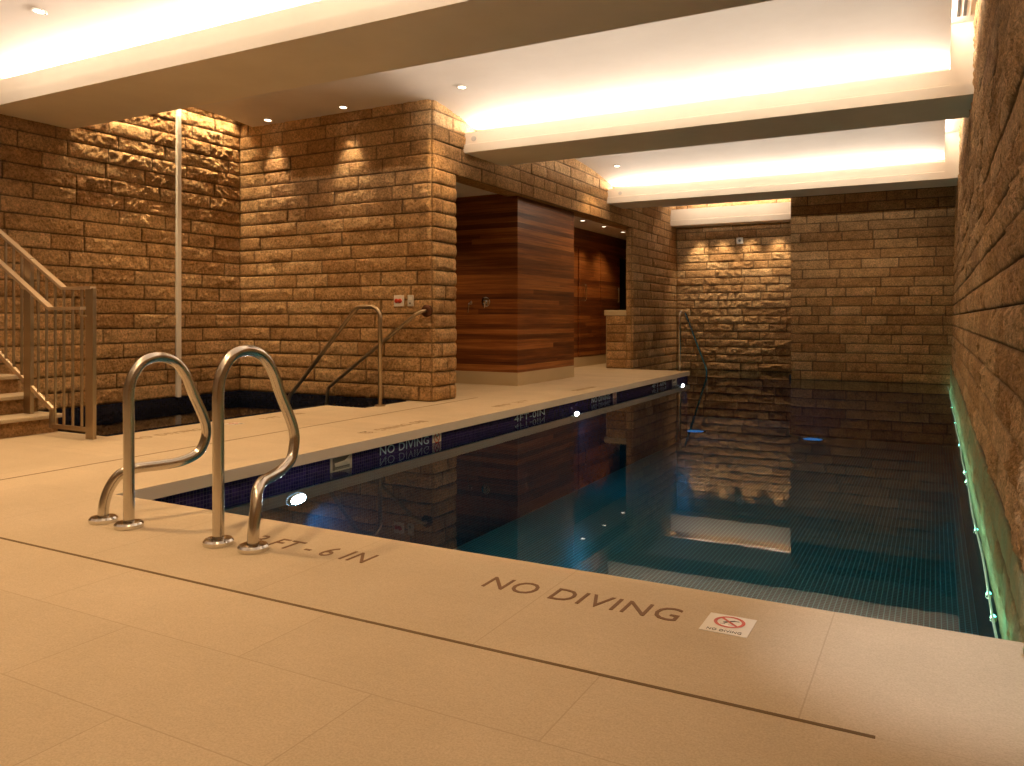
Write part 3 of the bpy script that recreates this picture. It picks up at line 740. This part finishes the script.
DL = [((-6.51, 7.69, zm(7.69)), 'recessed downlight over spa wall, the right of two'),
      ((-7.81, 7.71, zm(7.71)), 'recessed downlight over spa wall, the left of two'),
      ((-4.755, 7.67, zm(7.67)), 'recessed downlight in ceiling right of the stone pier'),
      ((-4.807, 12.79, zf(12.79)), 'recessed downlight in far ceiling bay above the lintel'),
      ((-6.644, 3.974, zn(3.974)), 'recessed downlight in nearest ceiling bay at top left'),
      ((-5.92, 13.91, 2.87), 'corridor downlight nearest to timber block'),
      ((-5.925, 15.02, 2.87), 'middle corridor downlight beyond timber block'),
      ((-5.94, 16.17, 2.87), 'corridor downlight farthest along beside the pier')]
d0 = thing('downlight', DL[0][1], 'downlight', DL[0][0], 'recessed ceiling downlights')
c = Vector(DL[0][0])
autosmooth(MB().lathe(c, (0, 0, -1), [(.062, -.015), (.062, .006), (.055, .009), (.045, .006), (.042, -.012)], 24, cap=False).build('trim_ring', M['lgrey'], d0))
MB().lathe(c, (0, 0, -1), [(.043, .001), (.043, .004)], 20).build('lamp', M['dl'], d0)
slopes = [-2*.15*(DL[k][0][1]-6.95)/1.65**2 for k in range(3)] + [-2*.17*(DL[3][0][1]-11.55)/2.05**2, -2*.17*(DL[4][0][1]-2.5)/2.0**2, 0, 0, 0]
for (loc, lab), sl_ in zip(DL[1:], slopes[1:]): copy_tree(d0, loc, lab).rotation_euler = (math.atan(sl_), 0, 0)
d0.rotation_euler = (math.atan(slopes[0]), 0, 0)
for loc, lab in DL[:2]: spot(Vector(loc)+Vector((0, -.02, -.03)), 95, WARMW, 54, .9, (0, .06, -1))
spot(Vector(DL[2][0])+Vector((0, 0, -.03)), 100, WARM, 120, .8)
spot(Vector(DL[3][0])+Vector((0, 0, -.03)), 70, WARM, 110, .8)
spot(Vector(DL[4][0])+Vector((0, 0, -.03)), 160, WARM, 100, .8)
for loc, lab in DL[5:]: spot(Vector(loc)+Vector((0, 0, -.03)), 50, WARM, 110, .8)
spot((-6.6, 9.3, 2.85), 60, WARM, 110, .8)  # added fill spot over the shower alcove, no fixture of its own
for k, x in enumerate((-4.72, -4.22, -3.62, -3.02)):
    spot((x, 17.72, 3.08), 85, WARMW, 68, .8, (0, .1, -1))
# unseen downlights over the near deck
for x, y, e in ((-4.6, 2.2, 210), (-2.3, 1.6, 140), (-1.3, .9, 40), (-7.2, 2.2, 170), (-4.6, -1.2, 40), (-1.8, -1.2, 40)):
    spot((x, y, 3.08), e, WARM, 125, .9)
# added fill spots over the far bays, no fixtures, tucked behind the beams
for x, y, e in ((-3.0, 9.95, 90), (-1.6, 10.0, 60), (-1.4, 14.75, 36), (-.5, 14.75, 26), (-6.9, 6.2, 150), (-4.6, 6.0, 80), (-1.9, 5.8, 210), (-1.2, 10.0, 70)):
    spot((x, y, 3.55 if y < 14 else 3.42), e, WARM, 125, .9)
# ------------------------------------------------------------------ coves and slots
COVE = (1, .85, .69)
def cove(x0, x1, y, e): area(((x0+x1)/2, y+.28, BZ+.275), x1-x0, .04, e, COVE, (0, -.97, .25), 'cove_and_fill_lamp')
cove(-8.4, .1, beams[0][0], 200); cove(-5.2, .1, beams[1][0], 140); cove(-5.2, .1, beams[2][0], 140)
for x0, x1, y, z, e in ((-8.3, .1, .45, 3.42, 30), (-5.2, .1, 5.46, 3.40, 19), (-5.2, .1, 9.60, 3.40, 21), (-5.2, -2.6, 14.44, 3.36, 6)):   # added fill strips on the beam backs, brightening the next beam's face
    area(((x0+x1)/2, y, z), x1-x0, .04, e, COVE, (0, 1, .07), 'cove_and_fill_lamp', 30)
area((-3.75, 17.78, 3.44), 2.3, .05, 42, COVE, (0, -.4, 1), 'cove_and_fill_lamp')
area((-8.42, 6.65, 3.78), .08, 2.2, 34, (1, .72, .40), (0, 0, -1), spread=80)
for (a, b, e) in ((9.7, 13.5, 26), (5.6, 8.5, 26), (1.5, 4.4, 20)):      # strips lying on the vault edge, washing the slot over the right wall
    area((XV-.04, (a+b)/2, 3.755), b-a, .03, e, COVE, (1, 0, .0), 'slot_lamp')
spot((.02, 2.62, 3.1), 230, (.95, .95, 1.0), 28, 1.0, (.03, .02, -1))
# underwater lamps: beams pointing down into the pool
for (y, z), e in zip(PL, (60, 16, 10)):
    spot((PX0+.10, y+.05, z-.02), e*.55, (.40, .72, 1), 130, .9, (.35, .55, -.75), .02)
for x, y, lab in FL:
    spot((x, y, -1.22), 1.2, (.1, .7, .8), 170, .5, (0, 0, 1), .02)
for k, y in enumerate(LEDY):
    spot((.17, y, -.195), .5, (.45, 1, .6), 120, .7, (.85, 0, .5), .01)
area((.165, 9.4, -.25), 12.8, .012, 15, (.62, 1, .68), (.9, 0, .45), 'green_strip_lamp')
# ------------------------------------------------------------------ camera and render look
cam = bpy.data.cameras.new('camera'); co = bpy.data.objects.new('camera', cam); C.objects.link(co); S.camera = co
f, yaw, yh = 789.08, .49178, 318.5
cam.sensor_fit = 'HORIZONTAL'; cam.sensor_width = 36; cam.lens = f/1024*36
co.location = (0, 0, 1.0); co.rotation_euler = (PI/2, 0, yaw)
cam.shift_y = -(383-yh)/1024
cam.clip_start = .05
w = bpy.data.worlds.new('world'); S.world = w; w.use_nodes = True
w.node_tree.nodes['Background'].inputs[0].default_value = (.02, .014, .008, 1)
S.view_settings.view_transform = 'Standard'; S.view_settings.look = 'None'; S.view_settings.exposure = 0; S.view_settings.gamma = 1
S.view_settings.use_curve_mapping = False
S.cycles.use_denoising = True; S.cycles.sample_clamp_indirect = 6; S.cycles.max_bounces = 10; S.cycles.caustics_reflective = False; S.cycles.caustics_refractive = False
